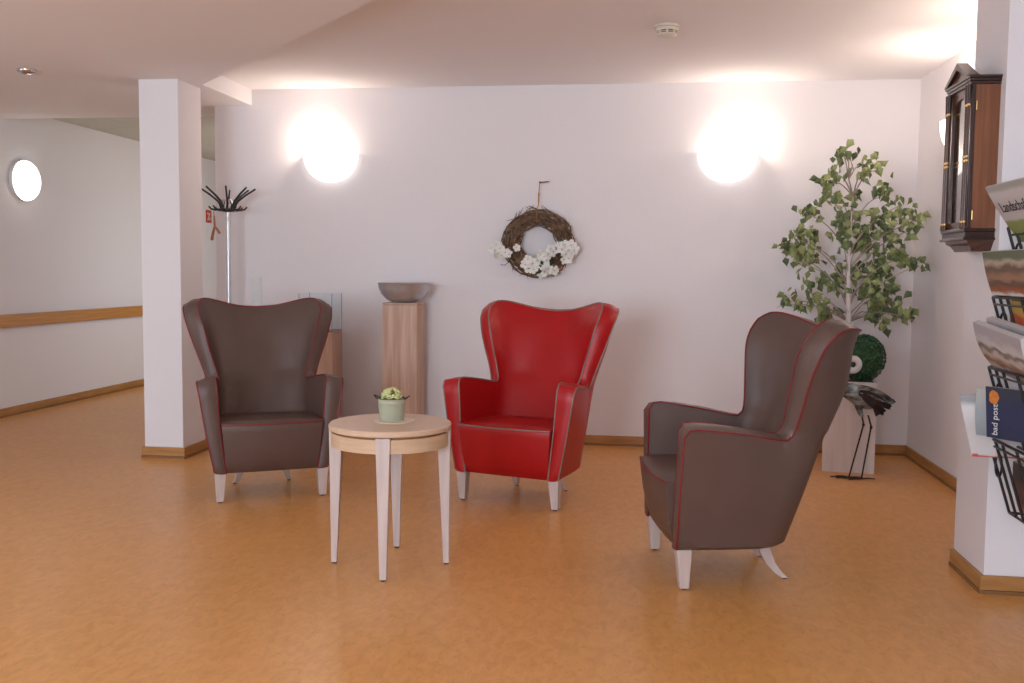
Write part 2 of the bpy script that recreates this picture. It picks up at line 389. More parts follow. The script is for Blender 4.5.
def make_chair(name, label, mat_l, mat_p, group):
    t = thing(name, label, 'armchair', group=group)
    NA, NR, NT = 12, 16, 14
    def edge(K):        # arm top, wing front edge and wing top as three evenly sampled runs
        return resample(catmull(K[:6], 6), NA), resample(catmull(K[5:13], 6), NR), resample(catmull(K[12:], 6), NT)
    def patches(K, Mid, L, bulge, inset):
        A, R_, T_ = edge(K)
        mid = resample(catmull(Mid, 6), NT)
        top_low = A[:-1]+mid                       # upper border of the lower part: arm top, then across the back
        fa = catmull([(x, y, ZB) for x, y in L[:6]], 6); fb = catmull([(x, y, ZB) for x, y in L[5:]], 6)
        bot = resample(fa, NA)[:-1]+resample(fb, NT)
        low = []
        for v in [0, .03]+[i/9 for i in range(1, 10)]:
            row = []
            for p, q in zip(bot, top_low):
                w = p.lerp(q, v); out = Vector((w.x, w.y-.15, 0)).normalized()
                row.append(w+out*bulge*math.sin(PI*v)**2-out*(inset if v == 0 else 0))
            low.append(row)
        cen = [mid[-1].lerp(T_[-1], i/NR) for i in range(NR+1)]
        up = []
        for j in range(NR+1):
            v = j/NR; row = []
            for i in range(NT+1):
                u = i/NT
                w = (1-v)*mid[i]+v*T_[i]+(1-u)*R_[j]+u*cen[j]-((1-u)*(1-v)*mid[0]+u*(1-v)*mid[-1]+(1-u)*v*T_[0]+u*v*T_[-1])
                row.append(w)
            up.append(row)
        return low, up, A[:-1]+R_[:-1]+T_
    lowI, upI, eI = patches(KI, MI, LI, .006, 0)
    lowO, upO, eO = patches(KO, MO, LO, .004, .016)
    for j, row in enumerate(upO):
        for i, p in enumerate(row):
            out = Vector((p.x*.5, p.y-.15, 0)).normalized(); row[i] = p+out*.026*math.sin(PI*j/NR)**2*math.sin(PI/2*min(1, i/NT/.45))
    TI, TO = mirror_full(eI), mirror_full(eO); n = len(TI)
    RI = [mirror_full(r) for r in lowI]; RO = [mirror_full(r) for r in lowO]
    UI = [mirror_full(r) for r in upI]; UO = [mirror_full(r) for r in upO]
    nl = len(RI[0])
    sh = MB()
    for g in (RO, RI, UI, UO): sh.grid(g)
    # crowned band between the inner and the outer edge
    band = [[] for _ in range(5)]
    for k in range(n):
        T = (TI[min(k+1, n-1)]-TI[max(k-1, 0)]).normalized(); A = TO[k]-TI[k]
        N = T.cross(A).normalized()
        for j in range(5):
            s = j/4; f_ = min(1, min(k, n-1-k)/4); band[j].append(TI[k].lerp(TO[k], s)+(N*.012*f_+Vector((0, -.010*(1-f_), 0)))*math.sin(PI*s))
    sh.grid(band)
    # front faces of the arms
    for k in (0, nl-1):
        rows = []
        for a, b in zip(RI, RO):
            rows.append([a[k].lerp(b[k], s)+Vector((0, -.010*math.sin(PI*s), 0)) for s in (0, .25, .5, .75, 1)])
        sh.grid(rows)
    # underside
    bot = [[RI[0][k], RO[0][k]] for k in range(nl)]
    sh.grid(bot)
    o = sh.build('shell', mat_l, t, smooth=38)
    bev = o
    # piping along both edges
    for TT, RR, nm in ((TI, RI, 'inner_piping'), (TO, RO, 'outer_piping')):
        pts = [r[0] for r in RR[:-1]]+list(TT)+[r[nl-1] for r in RR[-2::-1]]
        MB().tube(pts, .0044, 6).build(nm, mat_p, t, smooth=60)
    # seat
    st = MB(); rows = []
    prof = [(.30, .20), (-.035, .166), (-.045, .172), (-.066, .24), (-.080, .32), (-.090, .40), (-.093, .430), (-.090, .441), (-.076, .448),
            (-.03, .453), (.06, .454), (.18, .450), (.30, .442), (.43, .432)]
    m = 17
    for (y, z) in prof:
        hw = .250+.049*max(0, (z-.166))/.53
        row = []
        for i in range(m):
            u = -1+2*i/(m-1)
            bulge = -.030*(1-u*u) if y < 0 else 0
            dome = .008*(1-u**4) if z > .445 else 0
            row.append((hw*u, y+.012+bulge*min(1, (z-.166)/.15+.25), z+dome))
        rows.append(row)
    st.grid(rows)
    for k in (0, m-1): st.add([r_[k] for r_ in rows], [tuple(range(len(rows)))])
    st.build('seat', mat_l, t, smooth=50)
    MB().tube([(p[0], p[1]-.001, p[2]+.002) for p in rows[7]], .0044, 6).build('seat_piping', mat_p, t, smooth=60)
    for sx in (-1, 1):
        fl = MB().frust((sx*.284, -.002, .006), .019, (sx*.281, -.008, .170), .031).build('leg', 'pale', t, bevel=.003)
        MB().lathe([(0, 0), (.012, 0), (.012, .006), (0, .006)], 10, (sx*.284, -.002, 0)).build('glide', 'blackplastic', fl)
        secs = [(.372, .128, .172, .030), (.386, .132, .115, .026), (.408, .140, .065, .022), (.438, .151, .028, .018), (.466, .161, .006, .015)]
        rl = MB(); vs = []; fs = []
        for y, x, z, h in secs:
            vs += [(sx*(x-h*.8), y-h, z), (sx*(x+h*.8), y-h, z), (sx*(x+h*.8), y+h*.8, z), (sx*(x-h*.8), y+h*.8, z)]
        for i in range(4):
            for k in range(4): fs.append((i*4+k, i*4+(k+1) % 4, i*4+4+(k+1) % 4, i*4+4+k))
        fs += [(0, 1, 2, 3), (16, 17, 18, 19)]
        rl.add(vs, fs); ro = rl.build('leg', 'pale', t, smooth=35)
        MB().lathe([(0, 0), (.010, 0), (.010, .006), (0, .006)], 10, (sx*.161, .466, 0)).build('glide', 'blackplastic', ro)
    return t
def copy_tree(o, parent=None):
    c = o.copy(); COL.objects.link(c); c.parent = parent
    for ch in list(o.children): copy_tree(ch, c)
    return c
G = 'wing armchairs around the round table'
c1 = make_chair('wing_armchair', 'taupe leather wing armchair with red piping, left of the table by the pillar', 'taupe', 'taupe_pipe', G)
c2 = make_chair('wing_armchair', 'bright red leather wing armchair with beige piping behind the round table', 'red', 'red_pipe', G)
c3 = copy_tree(c1); c3['label'] = 'taupe leather wing armchair with red piping seen from its side, near the magazine rack'
for c, (x, y, a) in ((c1, (-2.064, 5.165, 29.0)), (c2, (-.724, 5.26, -17.0)), (c3, (.132, 4.237, -78.6))):
    c.location = (x, y, 0); c.rotation_euler.z = math.radians(a)

# ------------------------------------------------------------------ round side table
TT = .632
t = thing('side_table', 'round pale beech side table with four tapered legs in front of the red armchair', 'table', (-1.092, 4.10, 0), math.radians(8))
MB().lathe([(0, TT-.026), (.262, TT-.026), (.267, TT-.022), (.268, TT-.006), (.263, TT), (0, TT)], 64).build('tabletop', 'beech', t, smooth=40)
MB().lathe([(.236, TT-.095), (.256, TT-.095), (.256, TT-.036), (.236, TT-.036), (.236, TT-.095)], 64).build('apron', 'beech_apron', t, smooth=40)
MB().lathe([(0, TT-.036), (.243, TT-.036), (.243, TT-.026), (0, TT-.026)], 48).build('shadow_gap', 'wood_strip', t, smooth=40)  # recessed disc, its dark colour stands in for the shadow under the top
for k in range(4):
    a = -PI/2+k*PI/2
    l = MB().frust((.248, 0, .006), (.0125, .0145), (.236, 0, TT-.028), (.0295, .031)).build('leg', 'pale', t, bevel=.003)
    l.rotation_euler.z = a
    MB().lathe([(0, 0), (.011, 0), (.011, .006), (0, .006)], 10, (.248, 0, 0)).build('glide', 'blackplastic', l)
PXc, PYc = -1.095, 4.135
co = tag(MB().lathe([(0, 0), (.088, 0), (.090, .002), (.088, .004), (0, .004)], 40).build('coaster', 'coaster', loc=(PXc+.012, PYc, TT), smooth=40), 'thin pale round coaster under the small green pot', 'coaster')
pt = thing('flower_pot', 'small sage green tin pot with ear handles on the round table', 'flower pot', (PXc, PYc, TT+.004))
prof = [(0, 0), (.052, 0), (.0535, .003), (.055, .02), (.056, .024), (.0555, .028), (.0605, .078), (.062, .080), (.061, .084), (.0625, .096), (.064, .098), (.0625, .100), (.060, .098), (.056, .03), (0, .03)]
MB().lathe(prof, 40).build('pot_body', 'sage', pt, smooth=45)
MB().tube([(.0635*math.cos(a), .0635*math.sin(a), .099) for a in [2*PI*i/40 for i in range(40)]], .0016, 6, True).build('rim', 'rust', pt, smooth=60)
for sx in (-1, 1):
    MB().tube([(sx*.061, -.014, .094), (sx*.072, -.013, .104), (sx*.080, 0, .110), (sx*.072, .013, .104), (sx*.061, .014, .094)], .0026, 6).build('handle', 'rust', pt, smooth=60)
MB().lathe([(0, .086), (.0595, .086)], 24).build('soil', 'soil', pt)
sd = MB()
for i in range(150):
    a = random.uniform(0, 2*PI); ph = math.acos(random.uniform(0, 1)); r = .044*(.85+.2*random.random())
    c = (r*math.sin(ph)*math.cos(a), r*math.sin(ph)*math.sin(a), .094+.046*math.cos(ph))
    sd.ball(c, .006+.003*random.random(), 6, 4)
o = sd.build('blossom_dome', 'sedum', pt, smooth=80); o['kind'] = 'stuff'
for i in range(9):
    a = 2*PI*i/9+.2; r = .052
    MB().add([(0, 0, 0), (.009, -.010, .008), (.026, 0, .012), (.009, .010, .008)], [(0, 1, 2, 3)]).build('leaf', 'sedum_dark', pt, loc=(r*.75*math.cos(a), r*.75*math.sin(a), .094), rotz=a, fix=False)

# ------------------------------------------------------------------ pedestals, bowl, glass display cover
pd = thing('pedestal', 'tall square wooden pedestal that carries the steel bowl', 'pedestal', (-1.757, 6.972, 0))
MB().box(-.129, .129, -.122, .122, .03, 1.045).build('body', 'ped', pd, bevel=.002)
MB().box(-.129, .129, -.122, .122, 1.047, 1.060).build('top_board', 'ped', pd, bevel=.002)
MB().box(-.115, .115, -.108, .108, 0, .03).build('plinth', 'wood_strip', pd)
bw = tag(MB().lathe([(0, 0), (.075, 0), (.085, .004), (.128, .024), (.163, .060), (.183, .102), (.192, .143), (.194, .145), (.190, .146), (.180, .104), (.158, .062), (.124, .029), (.07, .010), (0, .010)], 56).build('bowl', 'steel', loc=(-1.757, 6.972, 1.060), smooth=50), 'wide brushed steel bowl on the tall wooden pedestal', 'bowl')
pl = thing('pedestal', 'lower wooden pedestal under the clear display cover behind the taupe armchair', 'pedestal', (-2.392, 6.965, 0))
MB().box(-.13, .13, -.12, .12, .03, .826).build('body', 'ped', pl, bevel=.002)
MB().box(-.13, .13, -.12, .12, .828, .840).build('top_board', 'ped', pl, bevel=.002)
MB().box(-.115, .115, -.108, .108, 0, .03).build('plinth', 'wood_strip', pl)
gc = thing('display_cover', 'clear glass display cover with thin dark edges on the lower pedestal', 'glass case', (-2.392, 6.965, .840))
gw, gd, gh = .126, .116, .278
for (a, b, c_, d, e, f) in ((-gw, gw, -gd, -gd+.004, .006, gh), (-gw, gw, gd-.004, gd, .006, gh), (-gw, -gw+.004, -gd+.004, gd-.004, .006, gh), (gw-.004, gw, -gd+.004, gd-.004, .006, gh), (-gw, gw, -gd, gd, gh, gh+.004)):
    MB().box(a, b, c_, d, e, f).build('pane', 'glass', gc)
for sx, sy in ((-1, -1), (1, -1), (1, 1), (-1, 1)):
    MB().box(sx*gw-.0018, sx*gw+.0018, sy*gd-.0018, sy*gd+.0018, .006, gh+.004).build('edge_strip', 'edge', gc)
MB().box(-gw, gw, -gd, gd, 0, .006).build('base_plate', 'mahog_m', gc)

# ------------------------------------------------------------------ coat stand
cs = thing('coat_stand', 'slim pale metal coat stand with black hooks by the back wall end', 'coat stand', (-3.082, 6.90, 0))
MB().lathe([(0, 0), (.17, 0), (.172, .008), (.15, .016), (.03, .03), (0, .03)], 36).build('base', 'chrome', cs, smooth=50)
MB().lathe([(.0175, .028), (.0175, 1.72), (0, 1.72)], 20).build('pole', 'polewhite', cs, smooth=50)
MB().lathe([(.0175, 1.655), (.021, 1.657), (.021, 1.672), (.0175, 1.674)], 20).build('collar', 'steel', cs, smooth=40)
MB().lathe([(0, 1.735), (.042, 1.735), (.044, 1.74), (.044, 1.805), (.042, 1.808), (0, 1.808)], 28).build('hub', 'chrome', cs, smooth=45)
MB().lathe([(.018, 1.715), (.052, 1.722), (.056, 1.730), (.052, 1.738), (0, 1.738)], 28).build('hub_ring', 'black', cs, smooth=45)
for i in range(8):
    a = 2*PI*i/8+.35; ca, sa = math.cos(a), math.sin(a)
    rr, zz = (.20, 1.892)
    MB().tube([(.05*ca, .05*sa, 1.745), (.058*ca, .058*sa, 1.775), (.075*ca, .075*sa, 1.80), (.13*ca, .13*sa, 1.845), (rr*ca, rr*sa, zz)], [.0085, .0085, .008, .0075, .007], 8).build('hook', 'blackplastic', cs, smooth=60)
    MB().tube([(.05*ca, .05*sa, 1.738), (.09*ca, .09*sa, 1.731), (.12*ca, .12*sa, 1.738), (.137*ca, .137*sa, 1.757)], [.0075, .007, .0065, .006], 8).build('hook', 'blackplastic', cs, smooth=60)
hg = thing('wooden_hanger', 'small brown wooden forked hanger dangling from the coat stand', 'hanger', (-3.175, 6.855, 1.728))
MB().tube([(0, .01, .012), (.002, .0, -.02), (.005, 0, -.045)], .002, 6).build('loop', 'rust', hg)
MB().tube([(.004, 0, -.04), (.008, 0, -.12), (-.006, 0, -.165), (-.016, 0, -.222)], [.006, .009, .011, .012], 8).build('prong', 'hanger', hg, smooth=50)
MB().tube([(.008, 0, -.12), (.030, 0, -.145), (.048, 0, -.172)], [.007, .009, .010], 8).build('prong', 'hanger', hg, smooth=50)

# ------------------------------------------------------------------ wall things
def sconce(label, loc, rotz, bulb_dx, power, group='half bowl wall lamps'):
    t = thing('wall_sconce', label, 'wall lamp', loc, rotz, group)      # local: wall plane y=0, room towards -y
    R, Hh, Dp = .214, .212, .150
    prof = []; rows = []
    for i in range(13):
        ph = (PI/2)*i/12
        rr, z = math.cos(ph)**.85, -Hh*math.sin(ph)
        rows.append([(R*rr*math.cos(th), -Dp*rr*math.sin(th), z) for th in [PI*k/28 for k in range(29)]])
    inner = [[(p[0]*.96, p[1]*.95, p[2]*.95-.0) for p in r] for r in rows]
    b = MB(); b.grid(rows); b.grid(inner); b.grid([rows[0], inner[0]])
    b.build('bowl_shade', 'opal', t, smooth=50)
    MB().box(-.05, .05, -.012, 0, -.13, -.02).build('wall_plate', 'white', t)
    MB().lathe([(0, -.07), (.018, -.07), (.018, -.03), (0, -.03)], 14, (bulb_dx, -.080, 0)).build('socket', 'white', t, smooth=40)
    m = MB(); m.ball((bulb_dx, -.080, .002), (.030, .030, .036), 14, 10)
    m.build('bulb', 'bulb', t, smooth=80)
    ld = bpy.data.lights.new('sconce_light', 'POINT'); ld.energy = power; ld.color = (1, .85, .71); ld.shadow_soft_size = .032
    lo = bpy.data.objects.new('sconce_light', ld); COL.objects.link(lo); lo.parent = t; lo.location = (bulb_dx, -.080, .050)
    return t
M['bulb'] = mat('bulb', (1, .95, .9), .4, col2=(1, .94, .88), scale=3, emit=(1, .90, .76), estr=18)
sconce('half bowl wall lamp on the back wall above the taupe armchair and coat stand', (-2.392, YB, 2.178), 0, -.120, 6.6)
sconce('half bowl wall lamp on the back wall left of the birch tree', (.582, YB, 2.170), 0, .120, 6.6)
sconce('half bowl wall lamp on the right wall half hidden by the wall clock', (XR, 6.17, 2.225), PI/2*-1, .06, 9)
sconce('half bowl wall lamp on the right wall hidden behind the white pier', (XR, 5.10, 2.20), PI/2*-1, -.06, 9)
# round lamp on the corridor wall
rl = thing('round_wall_lamp', 'glowing round dome lamp on the left corridor wall', 'wall lamp', (XL, 7.945, 2.052))
lm = MB(); rows = []
for i in range(9):
    ph = PI/2*i/8
    rows.append([(.03+.075*math.sin(ph), .185*math.cos(ph)*math.cos(a), .176*math.cos(ph)*math.sin(a)) for a in [2*PI*k/36 for k in range(37)]])
lm.grid(rows); lm.build('dome', 'opal_cool', rl, smooth=60)
rows2 = [[(x, .19*math.cos(a), .181*math.sin(a)) for a in [2*PI*k/36 for k in range(37)]] for x in (0, .03)]
rows2.append([(.03, .12*math.cos(a), .12*math.sin(a)) for a in [2*PI*k/36 for k in range(37)]])
MB().grid(rows2).build('base_ring', 'white', rl, smooth=40)
# fire sign on the corridor wall
fs = thing('fire_sign', 'small red fire equipment sign on the far corridor wall', 'sign', (XL, 11.62, 1.947))
MB().box(0, .004, -.078, .078, -.078, .078).build('sign_plate', 'signred', fs)
MB().add([(.006, -.045, -.05), (.006, -.015, -.05), (.006, .04, .045), (.006, .012, .045)], [(0, 1, 2, 3)]).build('pictogram', 'inkwhite', fs)
MB().add([(.006, .01, -.05), (.006, .038, -.05), (.006, .045, -.005), (.006, .015, -.02)], [(0, 1, 2, 3)]).build('pictogram', 'inkwhite', fs)
MB().add([(.006, -.04, .02), (.006, -.012, .02), (.006, -.012, .05), (.006, -.04, .05)], [(0, 1, 2, 3)]).build('pictogram', 'inkwhite', fs)
# light switches
sw = thing('switch_panel', 'white triple light switch panel on the back wall right of the coat stand', 'light switch', (-2.999, YB, 1.112))
MB().box(-.043, .043, -.010, 0, -.122, .122).build('frame', 'white', sw, bevel=.003)
for k in (-1, 0, 1):
    r = MB().add([(-.034, -.010, k*.08-.034), (.034, -.010, k*.08-.034), (.034, -.010, k*.08+.034), (-.034, -.010, k*.08+.034),
                  (-.034, -.013, k*.08-.034), (.034, -.013, k*.08-.034), (.034, -.019, k*.08+.034), (-.034, -.019, k*.08+.034)],
                 [(0, 1, 2, 3), (4, 5, 6, 7), (0, 1, 5, 4), (1, 2, 6, 5), (2, 3, 7, 6), (3, 0, 4, 7)]).build('rocker', 'white', sw)
# smoke detector on the high ceiling
sm = thing('smoke_detector', 'cream smoke detector with dark slots on the high ceiling', 'smoke detector', (.10, 5.575, ZC))
MB().lathe([(0, -.010), (.070, -.010), (.074, -.006), (.074, 0)], 36).build('base', 'cream', sm, smooth=40)
MB().lathe([(.062, -.010), (.066, -.016), (.058, -.030)], 36).build('body', 'cream', sm, smooth=50)
MB().lathe([(.050, -.028), (.050, -.044)], 36).build('chamber', 'blackplastic', sm, smooth=50)
for k in range(8):
    a = 2*PI*k/8
    MB().box(.049, .057, -.006, .006, -.046, -.028).build('rib', 'cream', sm).rotation_euler.z = a
MB().lathe([(.056, -.034), (.059, -.036), (.056, -.039)], 36).build('ring', 'cream', sm, smooth=50)
MB().lathe([(.058, -.044), (.054, -.052), (.03, -.060), (0, -.062)], 36).build('cap', 'cream', sm, smooth=50)
sp = thing('ceiling_spot', 'small chrome ceiling spot with dark opening on the lowered ceiling', 'ceiling light', (-3.93, 5.80, ZL))
MB().lathe([(.058, 0), (.060, -.008), (.052, -.022), (.036, -.026), (.034, -.020), (.034, 0)], 36).build('ring', 'chrome', sp, smooth=50)
MB().lathe([(.034, -.021), (0, -.019)], 24).build('opening', 'blackplastic', sp, smooth=50)

# ------------------------------------------------------------------ wreath
wr = thing('wreath', 'round twig wreath with white blossoms hanging on the back wall', 'wreath', (-.785, YB-.055, 1.512))
tw_ = MB()
for i in range(120):
    R0 = random.uniform(.135, .250); ph = random.uniform(0, 2*PI); ln = random.uniform(1.2, 4.2)
    yo = random.uniform(-.045, .035)*math.sqrt(max(.05, 1-((R0-.195)/.065)**2)); dr = random.uniform(-.03, .03); pts = []
    for k in range(15):
        a = ph+ln*k/14
        r = R0+dr*math.sin(3*a+i)+.008*math.sin(7*a+i*2)
        r = min(max(r, .122), .268)
        pts.append((r*math.cos(a)*1.03, yo+.012*math.sin(2.3*a+i), r*math.sin(a)*.97))
    rr = random.uniform(.0028, .0058)
    tw_.tube(pts, [rr]*13+[rr*.8, rr*.4], 5)
for i in range(46):
    a = random.uniform(0, 2*PI); r = random.uniform(.23, .262); da = random.choice((-1, 1))*random.uniform(.1, .25)
    tw_.tube([(r*math.cos(a), random.uniform(-.03, .02), r*math.sin(a)*.97), ((r+.014)*math.cos(a+da*.6), -.02, (r+.014)*math.sin(a+da*.6)*.97), ((r+.032)*math.cos(a+da), -.02, (r+.032)*math.sin(a+da)*.97)], [.003, .0025, .0012], 5)
o = tw_.build('twig_ring', 'twig', wr, smooth=70); o['kind'] = 'stuff'
hk = MB().tube([(.01, .045, .445), (.008, -.01, .445), (.012, -.02, .44), (.08, -.022, .447)], [.006, .006, .006, .004], 7).build('hook_twig', 'twig', wr, smooth=60)
MB().tube([(.010, -.018, .44), (.004, -.012, .37), (.004, -.012, .36), (.002, -.02, .27), (-.004, -.05, .255), (-.006, -.055, .20), (-.006, -.03, .155)], [.004, .004, .0075, .0035, .003, .003, .003], 7).build('hanging_cord', 'hanger', wr, smooth=60)
fm = MB()
for k in range(5):
    a = 2*PI*k/5
    rows = []
    for (d, wd, h) in ((.004, .006, 0), (.018, .016, .004), (.034, .019, .010), (.046, .010, .008)):
        rows.append([(d*math.cos(a)-q*wd*math.sin(a), h+.004*abs(q), d*math.sin(a)+q*wd*math.cos(a)) for q in (-1, 0, 1)])
    fm.grid([[(x, -y, z) for x, y, z in r] for r in rows])
flo = fm.build('flower', 'petal', wr, smooth=80, fix=False); fme = flo.data
fc = MB(); fc.ball((0, -.004, 0), .007, 8, 5); fco = fc.build('flower_centre', 'petal_mid', flo, smooth=80); fcm = fco.data
F = [(.185,-.055),(.205,-.015),(.165,-.02),(.235,-.05),(.250,-.02),(.215,-.085),(.255,-.075),(.27,-.05),(.235,-.115),(.20,-.125),
     (.055,-.105),(.09,-.085),(.03,-.09),(.075,-.13),(.125,-.065),(.10,-.045),(.01,-.135),(-.03,-.155),(-.065,-.125),(-.085,-.165),(-.055,-.19),(.035,-.165),
     (.06,-.215),(.085,-.195),(.045,-.235),(.13,-.205),(-.02,-.20),
     (-.15,-.04),(-.235,-.075),(-.275,-.045),(-.315,-.06),(-.30,-.085),(-.265,-.095),(-.205,-.09),(-.34,-.045),(-.30,-.02)]
for i, (fx, fz) in enumerate(F):
    if i == 0: f = flo
    else:
        f = bpy.data.objects.new('flower', fme); COL.objects.link(f); f.parent = wr
        g = bpy.data.objects.new('flower_centre', fcm); COL.objects.link(g); g.parent = f
    f.location = (fx, -.062-.012*random.random(), fz)
    f.rotation_euler = (random.uniform(-.55, .55), random.uniform(0, 6), random.uniform(-.55, .55))
    s = random.uniform(.62, .85) if i > 26 or i in (16,) else random.uniform(.72, .98); f.scale = (s, s, s)
lf = None
for i, (fx, fz, a) in enumerate([(.02,-.20,.3),(.06,-.165,1.2),(-.02,-.195,2.0),(-.03,-.185,1.4),(.10,-.155,5.2),(.0,-.17,4.4),(.09,-.235,0),(.19,-.07,2),(.22,-.01,5),(-.03,-.205,5.0)]):
    if lf is None:
        l = MB().add([(0, 0, 0), (.016, -.006, .018), (.022, -.004, .042), (0, -.012, .075), (-.022, -.004, .042), (-.016, -.006, .018), (0, -.002, .04)], [(0, 1, 6, 5), (1, 2, 6), (2, 3, 6), (3, 4, 6), (4, 5, 6)]).build('leaf', 'leaf_dark', wr, fix=False); lf = l.data
    else:
        l = bpy.data.objects.new('leaf', lf); COL.objects.link(l); l.parent = wr
    l.location = (fx, -.052, fz); l.rotation_euler = (.2, a, 0)
for a0, a1, pts in ((0, 0, [(-.19, -.05, -.11), (-.26, -.06, -.09), (-.33, -.06, -.06)]), (0, 0, [(-.20, -.05, -.14), (-.24, -.06, -.17), (-.27, -.06, -.165)])):
    MB().tube(pts, .0028, 5).build('sprig', 'twig', wr)

# ------------------------------------------------------------------ planter, birch tree, topiary, crane
rz = math.radians(-9.6)
PLc = Vector((1.382, 6.690, 0))
pn = thing('planter', 'tall white wooden planter box under the birch tree', 'planter', PLc, rz)
hw, hd, ph_ = .162, .178, .600
MB().box(-hw, hw, -hd, -hd+.016, 0, ph_).build('side_panel', 'planter', pn, bevel=.002)
MB().box(-hw, hw, hd-.016, hd, 0, ph_).build('side_panel', 'planter', pn, bevel=.002)
MB().box(-hw, -hw+.016, -hd+.016, hd-.016, 0, ph_).build('side_panel', 'planter', pn, bevel=.002)
MB().box(hw-.016, hw, -hd+.016, hd-.016, 0, ph_).build('side_panel', 'planter', pn, bevel=.002)
MB().box(-hw+.016, hw-.016, -hd+.016, hd-.016, .57, .590).build('soil', 'soil', pn)
TB = Vector((1.378, 6.775, .588))
tr = thing('birch_tree', 'artificial birch tree with white trunk and green leaves in the white planter', 'tree', TB)
trunk = [Vector(p) for p in ((1.378, 6.775, .588), (1.380, 6.77, .80), (1.372, 6.76, 1.0), (1.362, 6.75, 1.2), (1.355, 6.74, 1.40), (1.362, 6.735, 1.60), (1.362, 6.73, 1.72))]
MB().tube([p-TB for p in trunk], [.026, .024, .020, .015, .010, .006, .005], 12).build('trunk', 'bark', tr, smooth=60)
top = [(1.362, 6.73, 1.72), (1.366, 6.725, 1.82), (1.330, 6.70, 1.93), (1.345, 6.68, 2.01), (1.322, 6.66, 2.09)]
MB().tube([Vector(p)-TB for p in top], [.008, .006, .005, .004, .002], 7).build('leader', 'branch', tr, smooth=60)
CL = [(1.312,6.655,2.075,.055,8),(1.285,6.76,2.10,.028,3),(1.23,6.708,1.957,.062,9),(1.204,6.802,1.893,.049,6),(1.461,6.81,2.013,.085,10),(1.482,6.586,1.976,.034,4),(1.386,6.565,1.923,.048,5),
 (1.25,6.895,1.792,.079,11),(1.07,6.664,1.697,.076,10),(1.257,6.654,1.788,.041,4),(1.441,6.958,1.811,.058,5),(1.569,6.748,1.828,.084,10),(1.691,6.895,1.759,.093,10),(1.76,6.751,1.657,.070,9),(1.76,6.816,1.601,.056,5),
 (1.017,6.62,1.523,.11,16),(.977,6.814,1.448,.071,10),(1.163,6.907,1.479,.122,22),(1.329,6.769,1.65,.112,16),(1.511,6.857,1.615,.142,30),(1.636,6.829,1.587,.106,15),(1.266,6.586,1.511,.082,10),(1.439,6.863,1.48,.099,13),
 (1.082,6.796,1.367,.098,14),(1.67,6.681,1.411,.104,15),(1.719,6.572,1.345,.061,7),(1.597,6.906,1.359,.129,24),(1.475,6.749,1.23,.098,14),(1.26,6.848,1.233,.113,20),(1.377,6.912,1.275,.086,11),
 (1.018,6.846,1.113,.085,10),(.970,6.90,1.083,.036,3),(1.142,6.718,1.126,.097,16),(1.233,6.88,1.012,.071,12),(1.566,6.738,1.144,.139,36),(1.576,6.91,1.015,.10,16),(1.708,6.89,1.046,.086,12),(1.714,6.599,1.019,.055,6),(1.569,6.614,.97,.048,5)]
def trunk_at(z):
    for a, b in zip(trunk[:-1], trunk[1:]):
        if a.z <= z <= b.z: return a.lerp(b, (z-a.z)/(b.z-a.z))
    return trunk[-1] if z > 1.7 else trunk[0]
rng = random.Random(5)
for (x, y, z, r, n_) in CL:
    c = Vector((x, y, z))
    if z > 1.86:
        s = Vector(top[1]) if z < 2.0 else Vector(top[2])
    else:
        d = math.hypot(x-1.36, y-6.75); s = trunk_at(max(.98, min(1.70, z-.10-.55*d)))
    mid = s.lerp(c, .5)+Vector((0, 0, .05))
    MB().tube([p-TB for p in catmull([s, mid, c, c+(c-mid)*.25+Vector((0, 0, -.02))], 4)], [.0042*(1-i/13)+.0010 for i in range(13)], 6).build('branch', 'branch', tr, smooth=60)
def leaf_mesh(name, m):
    L, Wd = .070, .027
    pts = [(0, 0, 0), (Wd, .004, -.020), (Wd*.60, .006, -.040), (Wd*.20, .003, -.056), (0, 0, -L), (-Wd*.20, .003, -.056), (-Wd*.60, .006, -.040), (-Wd, .004, -.020), (0, -.005, -.020), (0, -.004, -.045)]
    o = MB().add(pts, [(0, 1, 8), (1, 2, 9, 8), (2, 3, 9), (3, 4, 9), (0, 8, 7), (7, 8, 9, 6), (6, 9, 5), (5, 9, 4)])
    return o
LMS = []
for m_ in ('leaf', 'leaf_b'):
    o = leaf_mesh('leaf', m_).build('leaf', m_, tr, fix=False); LMS.append(o)
leaf_list = []
for (x, y, z, r, n_) in CL:
    for i in range(int(n_*1.75)):
        d = Vector((rng.gauss(0, .50), rng.gauss(0, .55), rng.gauss(0, .50)))*r
        p = Vector((x, min(y+d.y*1.2, 7.12), z+.035))+Vector((d.x, 0, d.z))
        e = (rng.gauss(0, .55), rng.gauss(0, .75), rng.uniform(-1.3, 1.3)); s = rng.uniform(.72, 1.15)
        leaf_list.append((p, e, s, 0 if rng.random() < .6 else 1))
leaf_list.sort(key=lambda q: -q[2]/q[0].y)
rest = {0: MB(), 1: MB()}
cnt = [0, 0]
for i, (p, e, s, k) in enumerate(leaf_list):
    if i < 298:
        if cnt[k] == 0: o = LMS[k]
        else:
            o = bpy.data.objects.new('leaf', LMS[k].data); COL.objects.link(o); o.parent = tr
        cnt[k] += 1
        o.location = p-TB; o.rotation_euler = e; o.scale = (s, s, s)
    else:
        from mathutils import Euler
        mw = Matrix.Translation(p-TB) @ Euler(e).to_matrix().to_4x4() @ Matrix.Scale(s, 4)
        src = leaf_mesh('l', 'leaf'); rest[k].add([mw @ Vector(v) for v in src.v], src.f)
o = rest[0].build('foliage', 'leaf', tr, fix=False); o['kind'] = 'stuff'
o = rest[1].build('foliage', 'leaf_b', tr, fix=False); o['kind'] = 'stuff'

